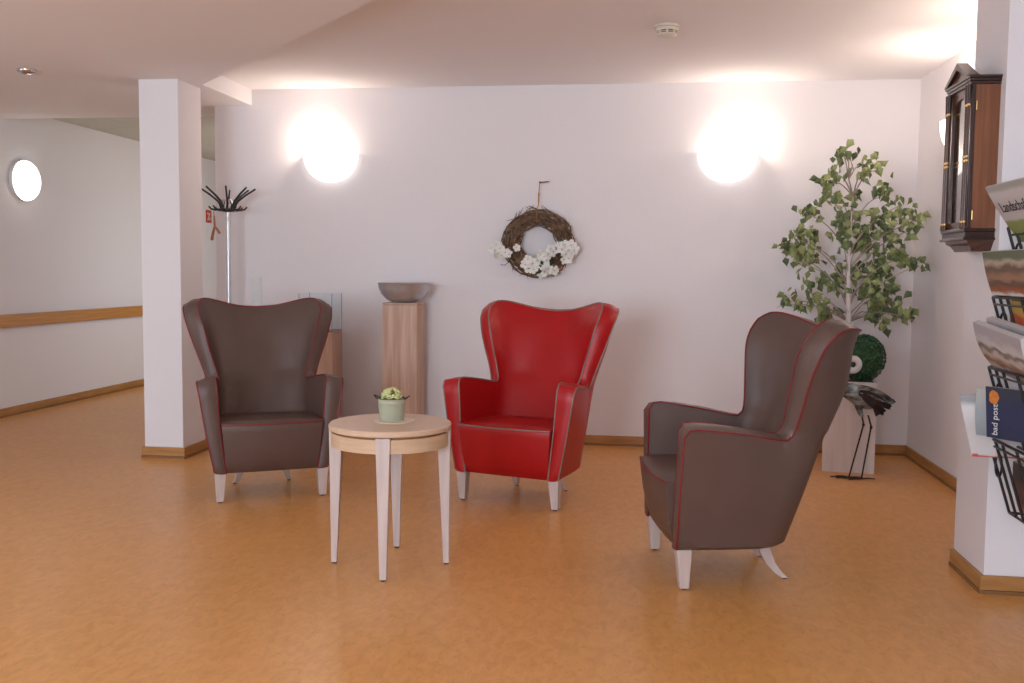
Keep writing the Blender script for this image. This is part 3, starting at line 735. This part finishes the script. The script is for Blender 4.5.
# boxwood figure on the planter
TC = Vector((1.435, 6.585, .598))
tp = thing('boxwood_figure', 'clipped dark green boxwood figure with a white ring eye on the white planter', 'topiary', TC)
core = MB(); core.ball((0, 0, .155), (.132, .088, .142), 16, 12)
core.build('core', 'leaf_dark', tp, smooth=80)
fo = MB()
for i in range(2600):
    u = rng.uniform(-1, 1); a = rng.uniform(0, 2*PI); q = math.sqrt(1-u*u)
    n = Vector((q*math.cos(a), q*math.sin(a), u))
    p = Vector((n.x*.138, n.y*.094, .155+n.z*.148))*1.0
    if p.z < .008: p.z = .008
    t1 = n.orthogonal().normalized(); t1.rotate(Matrix.Rotation(rng.uniform(0, 6.28), 3, n)); t2 = n.cross(t1)
    l, w_ = rng.uniform(.012, .019), rng.uniform(.005, .008)
    d = (t1*.75+n*rng.uniform(.2, 1.0)).normalized()
    fo.add([p, p+d*l*.5+t2*w_, p+d*l, p+d*l*.5-t2*w_], [(0, 1, 2, 3)])
o = fo.build('foliage', 'box_leaf', tp, fix=False); o['kind'] = 'stuff'
for sy in (-1,):
    ey = Vector((-.080, sy*.085, .118))
    ring = MB(); rows = []
    for k in range(29):
        a = 2*PI*k/28
        rows.append([(ey.x+(.038+.021*math.cos(b))*math.cos(a), ey.y-.012+.012*math.sin(b)*1, ey.z+(.038+.021*math.cos(b))*math.sin(a)) for b in [2*PI*j/10 for j in range(11)]])
    ring.grid(rows); e_ = ring.build('eye_ring', 'inkwhite', tp, smooth=80)
    pu = MB(); pu.ball((ey.x, ey.y-.008, ey.z), (.019, .010, .019), 14, 8); pu.build('pupil', 'blackplastic', e_, smooth=80)

# metal crane
CR = Vector((1.385, 6.375, 0))
cr = thing('metal_crane', 'grey metal crane figure on thin legs standing before the white planter', 'bird figure', CR)
body = MB(); rows = []
prof = [(-.128, .548, .002), (-.115, .556, .030), (-.085, .555, .052), (-.045, .540, .066), (0, .520, .072), (.045, .505, .066), (.085, .500, .052), (.12, .498, .034), (.15, .495, .012)]
for (x, z, r) in prof:
    rows.append([(x, .62*r*math.cos(a), z+r*math.sin(a)) for a in [2*PI*k/20 for k in range(21)]])
body.grid(rows); body.build('body', 'patina', cr, smooth=70)
for i, (a, b, c_, sy) in enumerate([((-.03, .575), (.12, .545), (.195, .490), -1), (( -.02, .555), (.10, .520), (.175, .455), -1), ((0, .535), (.08, .490), (.135, .415), -1), ((-.03, .575), (.12, .545), (.185, .500), 1), ((-.01, .545), (.09, .505), (.155, .44), 1)]):
    y0 = sy*(.046+.003*i)
    f = MB(); rows = []
    for k in range(9):
        s = k/8; x = (1-s)**2*a[0]+2*s*(1-s)*b[0]+s*s*c_[0]; z = (1-s)**2*a[1]+2*s*(1-s)*b[1]+s*s*c_[1]; wd = .030*math.sin(PI*min(1, s*.86+.12))**.6
        rows.append([(x-wd*.25, y0+sy*.003, z-wd), (x, y0*(1-.5*s), z), (x+wd*.25, y0+sy*.001, z+wd)])
    f.grid(rows); f.build('wing_feather', 'patina' if i in (0, 3) else 'rust', cr, smooth=60, fix=False)
for i, (dz, dx) in enumerate(((.0, .215), (-.03, .195), (-.062, .165), (-.085, .130))):
    MB().add([(.09, -.02+.012*i, .52+dz*.4), (dx-.02, -.02+.012*i, .515+dz), (dx, -.015+.012*i, .495+dz), (dx-.03, -.02+.012*i, .478+dz), (.08, -.02+.012*i, .485+dz*.4)], [(0, 1, 2, 3, 4)]).build('tail_feather', 'rust', cr, fix=False)
MB().tube([(-.105, 0, .560), (-.150, 0, .600), (-.165, 0, .66), (-.145, 0, .72), (-.150, 0, .77)], [.026, .018, .014, .012, .015], 10).build('neck', 'patina', cr, smooth=60)
hd_ = MB(); hd_.ball((-.158, 0, .783), (.026, .018, .019), 12, 8); hd_.build('head', 'patina', cr, smooth=80)
MB().tube([(-.178, 0, .785), (-.215, 0, .778), (-.265, 0, .768)], [.008, .006, .0015], 8).build('beak', 'rust', cr, smooth=60)
for (x0, z0, xk, zk, xf, yy) in ((-.005, .50, .018, .345, -.060, -.030), (.035, .47, .058, .335, .010, -.062)):
    th = MB().tube([(x0-.012, yy*.4, z0-.01), (x0+.004, yy*.6, z0-.085), (xk-.004, yy, zk+.05)], [.030, .016, .007], 8).build('thigh', 'patina', cr, smooth=60) if x0 < 0 else None
    lg = MB().tube([(x0+.006, yy*.7, z0-.06), (xk-.002, yy, zk+.012), (xk, yy, zk), (xk-.003, yy, zk-.012), (xf, yy, .006)], [.0055, .0055, .010, .0055, .0050], 8).build('leg', 'rust', cr, smooth=60)
    for (dx, dy) in ((-.115, .004), (-.085, -.035), (-.075, .035), (.085, .006)):
        MB().tube([(xf, yy, .0055), (xf+dx*.5, yy+dy*.6, .0075), (xf+dx, yy+dy, .005)], [.0050, .0048, .0035], 6).build('toe', 'rust', lg, smooth=60)

# ------------------------------------------------------------------ wall clock on the pier's side (faces -x)
CKS = .84
ck = thing('wall_clock', 'tall mahogany wall clock with columns and pediment on the white pier', 'clock', (1.405, 4.315, 0))
def cbox(name, m, x0, x1, y0, y1, z0, z1, p=ck, bev=.002): return MB().box(x0, x1, y0, y1, z0, z1).build(name, m, p, bevel=bev)
hwid = .146; zb, zt = 1.492, 2.070
cbox('side_panel', 'mahog', -.125, 0, -hwid, -hwid+.012, zb, zt)
cbox('side_panel', 'mahog', -.125, 0, hwid-.012, hwid, zb, zt)
cbox('back_panel', 'mahog_m', -.010, 0, -hwid+.012, hwid-.012, zb, zt)
for s in (-1, 1):
    cbox('corner_post', 'mahog_d', -.130, -.112, s*hwid-.004 if s < 0 else s*hwid-.012, s*hwid+.012 if s < 0 else s*hwid+.004, zb, zt)
for z0, z1, g in ((1.478, 1.492, .010), (1.455, 1.478, .004), (1.444, 1.455, .012)):
    cbox('base_moulding', 'mahog_d', -.136-g, 0, -hwid-g, hwid+g, z0, z1)
# curved bracket below
br = MB(); pr = [(-.125, 1.444), (-.120, 1.432), (-.105, 1.424), (-.095, 1.410), (-.090, 1.400), (0, 1.400), (0, 1.444)]
inset = [0, .005, .018, .032, .038, .038, 0]
br.grid([[(x, -hwid+i*1.0, z) for (x, z), i in zip(pr, inset)], [(x, hwid-i*1.0, z) for (x, z), i in zip(pr, inset)]])
n = len(pr)
br.add([(x, -hwid+i, z) for (x, z), i in zip(pr, inset)], [tuple(range(n))]); br.add([(x, hwid-i, z) for (x, z), i in zip(pr, inset)], [tuple(range(n))])
br.build('bracket', 'mahog_m', ck)
for z0, z1, g in ((2.070, 2.082, .004), (2.082, 2.094, .010), (2.094, 2.104, .016)):
    cbox('cornice', 'mahog_d', -.134-g, 0, -hwid-g, hwid+g, z0, z1)
# pediment
pw, pz0, pz1 = hwid+.016, 2.104, 2.182
for s in (-1, 1):
    th = .022
    MB().add([(-.155, s*pw, pz0), (-.155, 0, pz1), (-.155, 0, pz1-th*1.3), (-.155, s*(pw-.04), pz0),
              (-.105, s*pw, pz0), (-.105, 0, pz1), (-.105, 0, pz1-th*1.3), (-.105, s*(pw-.04), pz0)],
             [(0, 1, 2, 3), (4, 5, 6, 7), (0, 1, 5, 4), (2, 3, 7, 6), (0, 3, 7, 4), (1, 2, 6, 5)]).build('pediment_rake', 'mahog_d', ck)
MB().add([(-.138, -pw+.03, pz0), (-.138, pw-.03, pz0), (-.138, 0, pz1-.02), (-.11, -pw+.03, pz0), (-.11, pw-.03, pz0), (-.11, 0, pz1-.02)],
         [(0, 1, 2), (3, 4, 5), (0, 1, 4, 3), (1, 2, 5, 4), (2, 0, 3, 5)]).build('pediment_panel', 'mahog_m', ck)
# door frame with an arched opening
dr = MB(); hw_, fw = hwid-.014, .020
ya, z_lo, z_sp = hw_-fw, zb+.03, 1.965
arch = [(ya*math.cos(PI*k/16), z_sp+ya*.62*math.sin(PI*k/16)) for k in range(17)]
inner_l = [(ya, z_lo)]+arch+[(-ya, z_lo)]
outer_l = [(hw_, zb)]+[(hw_, z_sp)]*1+[(hw_*max(-1, min(1, math.cos(PI*k/16)*1.6)), zt) for k in range(1, 16)]+[(-hw_, z_sp)]+[(-hw_, zb)]
rows = [[(-.126, y, z) for y, z in outer_l], [(-.126, y, z) for y, z in inner_l], [(-.110, y, z) for y, z in inner_l]]
dr.grid(rows); dr.grid([[(-.126, hw_, zb), (-.126, -hw_, zb)], [(-.126, ya, z_lo), (-.126, -ya, z_lo)]])
door = dr.build('door', 'mahog_m', ck, fix=False)
MB().add([(-.118, y, z) for y, z in inner_l], [tuple(range(len(inner_l)))]).build('pane', 'glassd', door, fix=False)
dl = MB(); rows = []
for r in (.0, .085):
    rows.append([(-.060, r*math.cos(a), 1.930+r*math.sin(a)) for a in [2*PI*k/40 for k in range(41)]])
dl.grid(rows); dial = dl.build('dial', 'dial', ck, fix=False)
for a, l, w_ in ((.7, .045, .004), (2.2, .068, .003)):
    c, s = math.cos(a), math.sin(a)
    MB().add([(-.064, w_*s, 1.93-w_*c), (-.064, l*c, 1.93+l*s), (-.064, -w_*s, 1.93+w_*c)], [(0, 1, 2)]).build('hand', 'ink', dial, fix=False)
pe = MB().tube([(-.055, 0, 1.84), (-.055, 0, 1.60)], .003, 6).build('pendulum', 'brass', ck)
MB().tube([(-.060, 0, 1.59), (-.050, 0, 1.59)], .042, 24).build('bob', 'brass', pe, smooth=40)
# paired half columns
for s in (-1, 1):
    for dy in (.004, .032):
        y = s*(hwid-dy)
        cl_ = MB().lathe([(0, 1.520), (.0075, 1.520), (.007, 1.60), (.0065, 1.75), (.0068, 1.76), (.0062, 1.90), (.006, 1.985), (0, 1.985)], 14, (-.142, y, 0)).build('column', 'mahog_m', ck, smooth=50)
        for z in (1.515, 1.762, 1.778, 1.985):
            MB().lathe([(0, z), (.0085, z), (.0095, z+.004), (.0085, z+.008), (0, z+.008)], 14, (-.142, y, 0)).build('brass_ring', 'brass', cl_, smooth=50)
        MB().lathe([(0, 1.492), (.012, 1.492), (.010, 1.515), (0, 1.515)], 14, (-.142, y, 0)).build('foot', 'mahog_m', cl_, smooth=50)
        MB().lathe([(0, 1.993), (.008, 1.993), (.010, 2.070), (0, 2.070)], 14, (-.142, y, 0)).build('capital', 'mahog_d', cl_, smooth=50)
for z in (1.545, 1.985):
    MB().tube([(-.108, -hwid-.003, z-.018), (-.108, -hwid-.003, z+.018)], .0028, 8).build('hinge', 'brass', ck)

ck.scale.x = CKS
# ------------------------------------------------------------------ magazine rack on the right wall
rk = thing('magazine_rack', 'black wrought iron magazine rack with slanting tiers on the right wall', 'magazine rack', (1.64, 0, 0))
RX = -1.64
YF, YN = 4.00, 3.42
tiers = [(1.486, 1.397), (1.217, 1.353), (.942, 1.350), (.665, 1.360)]
def wire(pts, name, r=.0058, p=rk): return MB().tube([(x+RX, y, z) for x, y, z in pts], r, 7).build(name, 'black', p, smooth=60)
for y in (YF-.02, YN+.02): wire([(1.632, y, .30), (1.632, y, 1.62)], 'back_post')
for z in (.32, .95, 1.60): wire([(1.632, YN+.02, z), (1.632, YF-.02, z)], 'back_rail')
for i, (z, x) in enumerate(tiers):
    xb, zb_ = x+.092, z-.300
    fr = wire([(1.632, YF, z-.02), (x+.02, YF, z+.004), (x, YF, z), (x, YF-.012, z), (x, YN, z), (1.632, YN, z-.02)], 'tier_rim')
    wire([(1.632, YF, zb_-.01), (xb, YF, zb_), (xb, YN, zb_), (1.632, YN, zb_-.01)], 'tier_floor', p=rk)
    for y in (YF, YF-.075, YF-.15, YF-.29, YF-.43, YN):
        wire([(x, y, z), (x+.03, y, z-.10), (xb, y, zb_)], 'bar')
    for y in (YF-.037, YF-.36):
        c = [(x+.030+.028*0, y+.034*math.cos(a), z-.105+.045*math.sin(a)) for a in [2*PI*k/20 for k in range(21)]]
        wire(c, 'scroll', .0045)
    wire([(x+.006, YF, z-.028), (x+.006, YN, z-.028)], 'cross_wire', .0045)
    for y in (3.50, 3.62, 3.74, 3.86): wire([(xb, y, zb_), (1.632, y, zb_-.01)], 'floor_wire', .004)

def print_mat(name, bands, scale=30, amt=.3):
    """printed cover: colour bands down the page (Generated Z), broken up by blotches"""
    m = bpy.data.materials.new(name); m.use_nodes = True; nt = m.node_tree; b = nt.nodes['Principled BSDF']
    tc = nt.nodes.new('ShaderNodeTexCoord'); sx = nt.nodes.new('ShaderNodeSeparateXYZ')
    nt.links.new(tc.outputs['UV'], sx.inputs[0])
    n = nt.nodes.new('ShaderNodeTexNoise'); n.inputs['Scale'].default_value = scale; n.inputs['Detail'].default_value = 3
    nt.links.new(tc.outputs['UV'], n.inputs['Vector'])
    ma = nt.nodes.new('ShaderNodeMath'); ma.operation = 'MULTIPLY_ADD'; ma.inputs[1].default_value = amt; ma.inputs[2].default_value = -amt/2
    nt.links.new(n.outputs['Fac'], ma.inputs[0])
    ad = nt.nodes.new('ShaderNodeMath'); ad.operation = 'ADD'
    nt.links.new(sx.outputs['Y'], ad.inputs[0]); nt.links.new(ma.outputs[0], ad.inputs[1])
    r = nt.nodes.new('ShaderNodeValToRGB'); r.color_ramp.interpolation = 'EASE'
    els = r.color_ramp.elements
    for i, (p, c) in enumerate(bands):
        e = els[i] if i < 2 else els.new(p)
        e.position = p; e.color = (*c, 1)
    nt.links.new(ad.outputs[0], r.inputs[0]); nt.links.new(r.outputs[0], b.inputs['Base Color'])
    b.inputs['Roughness'].default_value = .4
    return m
def magazine(name, label, cat, TLp, BLp, length, thick, m_cover, slope_z=0.0, dx=0.0, curl=.0, bow=.01, group='magazines in the wire rack', end_dx=0):
    """TLp/BLp: upper and lower corner of the far end; the magazine runs from there along -y by length"""
    TLp, BLp = Vector(TLp), Vector(BLp); t = thing(name, label, cat, (BLp+TLp)/2, group=group); c0 = (BLp+TLp)/2
    run = Vector((dx, -length, slope_z)); up = (TLp-BLp); nrm = up.cross(run).normalized()
    if nrm.x > 0: nrm = -nrm
    nu, nv = 9, 7; F_ = []; B_ = []
    for j in range(nv):
        v = j/(nv-1); rf = []; rb = []
        for i in range(nu):
            u = i/(nu-1)
            p = BLp+up*v+run*u+nrm*(bow*math.sin(PI*v)+curl*(1-u)**2*v*v)
            rf.append(p-c0); rb.append(p-c0-nrm*thick*(1-.15*math.sin(PI*v)))
        F_.append(rf); B_.append(rb)
    b = MB(); b.grid(B_)
    Fi = [[p-nrm*.0012 for p in r] for r in F_]
    b.grid(Fi)
    b.grid([Fi[0], B_[0]]); b.grid([Fi[-1], B_[-1]]); b.grid([[r[0] for r in Fi], [r[0] for r in B_]]); b.grid([[r[-1] for r in Fi], [r[-1] for r in B_]])
    b.build('pages', 'paper', t, smooth=40)
    me = bpy.data.meshes.new('cover'); g = MB().grid(F_); me.from_pydata([tuple(v) for v in g.v], [], g.f)
    uv = me.uv_layers.new(name='UVMap')
    for poly in me.polygons:
        poly.use_smooth = True
        for li in poly.loop_indices:
            vi = me.loops[li].vertex_index; uv.data[li].uv = ((vi % nu)/(nu-1), (vi//nu)/(nv-1))
    me.materials.append(m_cover); o = bpy.data.objects.new('cover', me); COL.objects.link(o); o.parent = t
    # frame on the page for lettering: x along the run, y up the page
    ex = run.normalized(); ey = (up-ex*up.dot(ex)).normalized()
    fr = Matrix(((ex.x, ey.x, nrm.x, 0), (ex.y, ey.y, nrm.y, 0), (ex.z, ey.z, nrm.z, 0), (0, 0, 0, 1)))
    def at(u, v):
        p = BLp+up*v+run*u+nrm*(bow*math.sin(PI*v)+.0015)-c0
        m = fr.copy(); m.translation = p; return m
    return t, at
wh = (.60, .57, .56)
C_news = print_mat('newsprint_green', [(0, (.20, .27, .07)), (.36, (.27, .33, .09)), (.42, wh), (.58, (.55, .50, .50)), (.86, (.63, .60, .60)), (.94, (.40, .39, .36))], 12, .06)
t1, at1 = magazine('newspaper', 'pale newspaper with a green picture sticking out of the top rack tier', 'newspaper', (1.289, 3.95, 1.636), (1.425, 3.95, 1.430), .42, .012, C_news, slope_z=0.0, bow=.006)
text_mesh('Landschaft', .062, 'lettering', 'ink', t1, at1(.11, .55))
C_mag2 = print_mat('magazine_brown', [(0, (.66, .62, .60)), (.12, (.33, .085, .02)), (.28, (.12, .07, .04)), (.40, (.32, .17, .10)), (.62, (.14, .08, .05)), (.75, (.42, .33, .24)), (.88, (.10, .12, .06))], 5, .28)
magazine('magazine', 'thick curled magazine with brown and orange cover in the second rack tier', 'magazine', (1.306, 3.965, 1.392), (1.338, 3.965, 1.226), .42, .030, C_mag2, curl=.012, bow=.008, dx=.02)
C_green = print_mat('magazine_green', [(0, (.10, .13, .06)), (.5, (.16, .19, .10)), (.8, (.30, .31, .22))], 6, .3)
magazine('magazine', 'olive green magazine standing behind the curled brown magazine in the rack', 'magazine', (1.385, 3.93, 1.395), (1.40, 3.93, 1.20), .40, .010, C_green, slope_z=-.05)
C_yel = print_mat('magazine_yellow', [(0, (.05, .15, .18)), (.3, (.12, .22, .24)), (.55, (.58, .28, .04)), (.75, (.62, .10, .05)), (.85, (.65, .38, .05))], 5, .4)
magazine('magazine', 'colourful orange and teal magazine inside the second rack tier', 'magazine', (1.395, 3.955, 1.205), (1.445, 3.93, .955), .38, .010, C_yel)
C_np = print_mat('newsprint_a', [(0, (.30, .25, .20)), (.2, (.50, .45, .42)), (.32, (.24, .12, .08)), (.50, (.52, .48, .46)), (.60, (.20, .16, .14)), (.70, (.55, .52, .52)), (.9, (.40, .36, .38))], 6, .32)
C_np2 = print_mat('newsprint_b', [(0, (.20, .21, .22)), (.3, (.10, .11, .13)), (.48, (.45, .44, .46)), (.62, (.22, .16, .16)), (.78, (.50, .46, .48))], 6, .25)
magazine('newspaper', 'folded newspaper nearest the room in the third rack tier', 'newspaper', (1.274, 3.975, 1.118), (1.372, 3.975, .930), .40, .022, C_np, slope_z=-.04, bow=.020, dx=.03)
magazine('newspaper', 'folded newspaper nearest the wall in the third rack tier', 'newspaper', (1.328, 3.99, 1.135), (1.405, 3.985, .925), .40, .024, C_np2, slope_z=-.04, bow=.014, dx=.04)
C_oliv = print_mat('magazine_olive', [(0, (.20, .18, .08)), (.4, (.34, .30, .16)), (.7, (.12, .10, .07))], 5, .3)
magazine('magazine', 'olive and grey magazine inside the third rack tier', 'magazine', (1.470, 3.955, .925), (1.505, 3.94, .665), .38, .016, C_oliv)
C_white = print_mat('newsprint_white', [(0, (.50, .03, .03)), (.045, (.66, .63, .63)), (.5, (.60, .56, .56)), (.80, (.66, .62, .62)), (.92, (.28, .26, .26))], 6, .05)
tw1, atw = magazine('newspaper', 'white newspaper with a red corner mark leaning far out of the lowest tier', 'newspaper', (1.239, 3.985, .834), (1.298, 3.985, .588), .09, .018, C_white, curl=.012, bow=.016, dx=.25, slope_z=.01)
MB().add([(-.0, .0, 0), (.020, 0, 0), (.020, .028, 0), (0, .028, 0)], [(0, 1, 2, 3)]).build('corner_mark', 'signred', tw1, fix=False).matrix_local = atw(.004, .02)
C_blgr = print_mat('magazine_greyblue', [(0, (.30, .33, .36)), (.5, (.36, .40, .43)), (.85, (.44, .44, .42))], 5, .3)
magazine('magazine', 'grey blue magazine squeezed between white newspaper and dark blue magazine', 'magazine', (1.287, 3.93, .866), (1.291, 3.93, .684), .20, .016, C_blgr, dx=.15)
C_blue = print_mat('magazine_navy', [(0, (.018, .025, .065)), (.5, (.022, .030, .080)), (.9, (.03, .035, .06))], 5, .3)
tb, atb = magazine('magazine', 'dark blue magazine with orange crest and white lettering in the lowest tier', 'magazine', (1.289, 3.845, .883), (1.301, 3.845, .690), .20, .012, C_blue, dx=.14, bow=0)
rot90 = Matrix.Rotation(PI/2, 4, 'Z')
text_mesh('bad post', .034, 'lettering', 'inkwhite', tb, atb(.19, .06) @ rot90)
cr_ = MB().add([(.021*math.cos(a)*(1+.10*math.cos(5*a)), .027*math.sin(a)*(1+.10*math.sin(4*a)), 0) for a in [2*PI*k/14 for k in range(14)]], [tuple(range(14))]).build('crest', 'inkorange', tb, fix=False); cr_.matrix_local = atb(.145, .80)
C_dark = print_mat('magazine_dark', [(0, (.45, .06, .02)), (.22, (.07, .035, .025)), (.5, (.12, .05, .04)), (.75, (.04, .03, .03))], 6, .35)
magazine('magazine', 'dark brown and red magazine inside the lowest rack tier', 'magazine', (1.440, 3.955, .580), (1.470, 3.955, .385), .36, .014, C_dark)
magazine('magazine', 'dark grey magazine deepest in the lowest rack tier', 'magazine', (1.478, 3.97, .583), (1.500, 3.97, .385), .36, .012, C_np2)
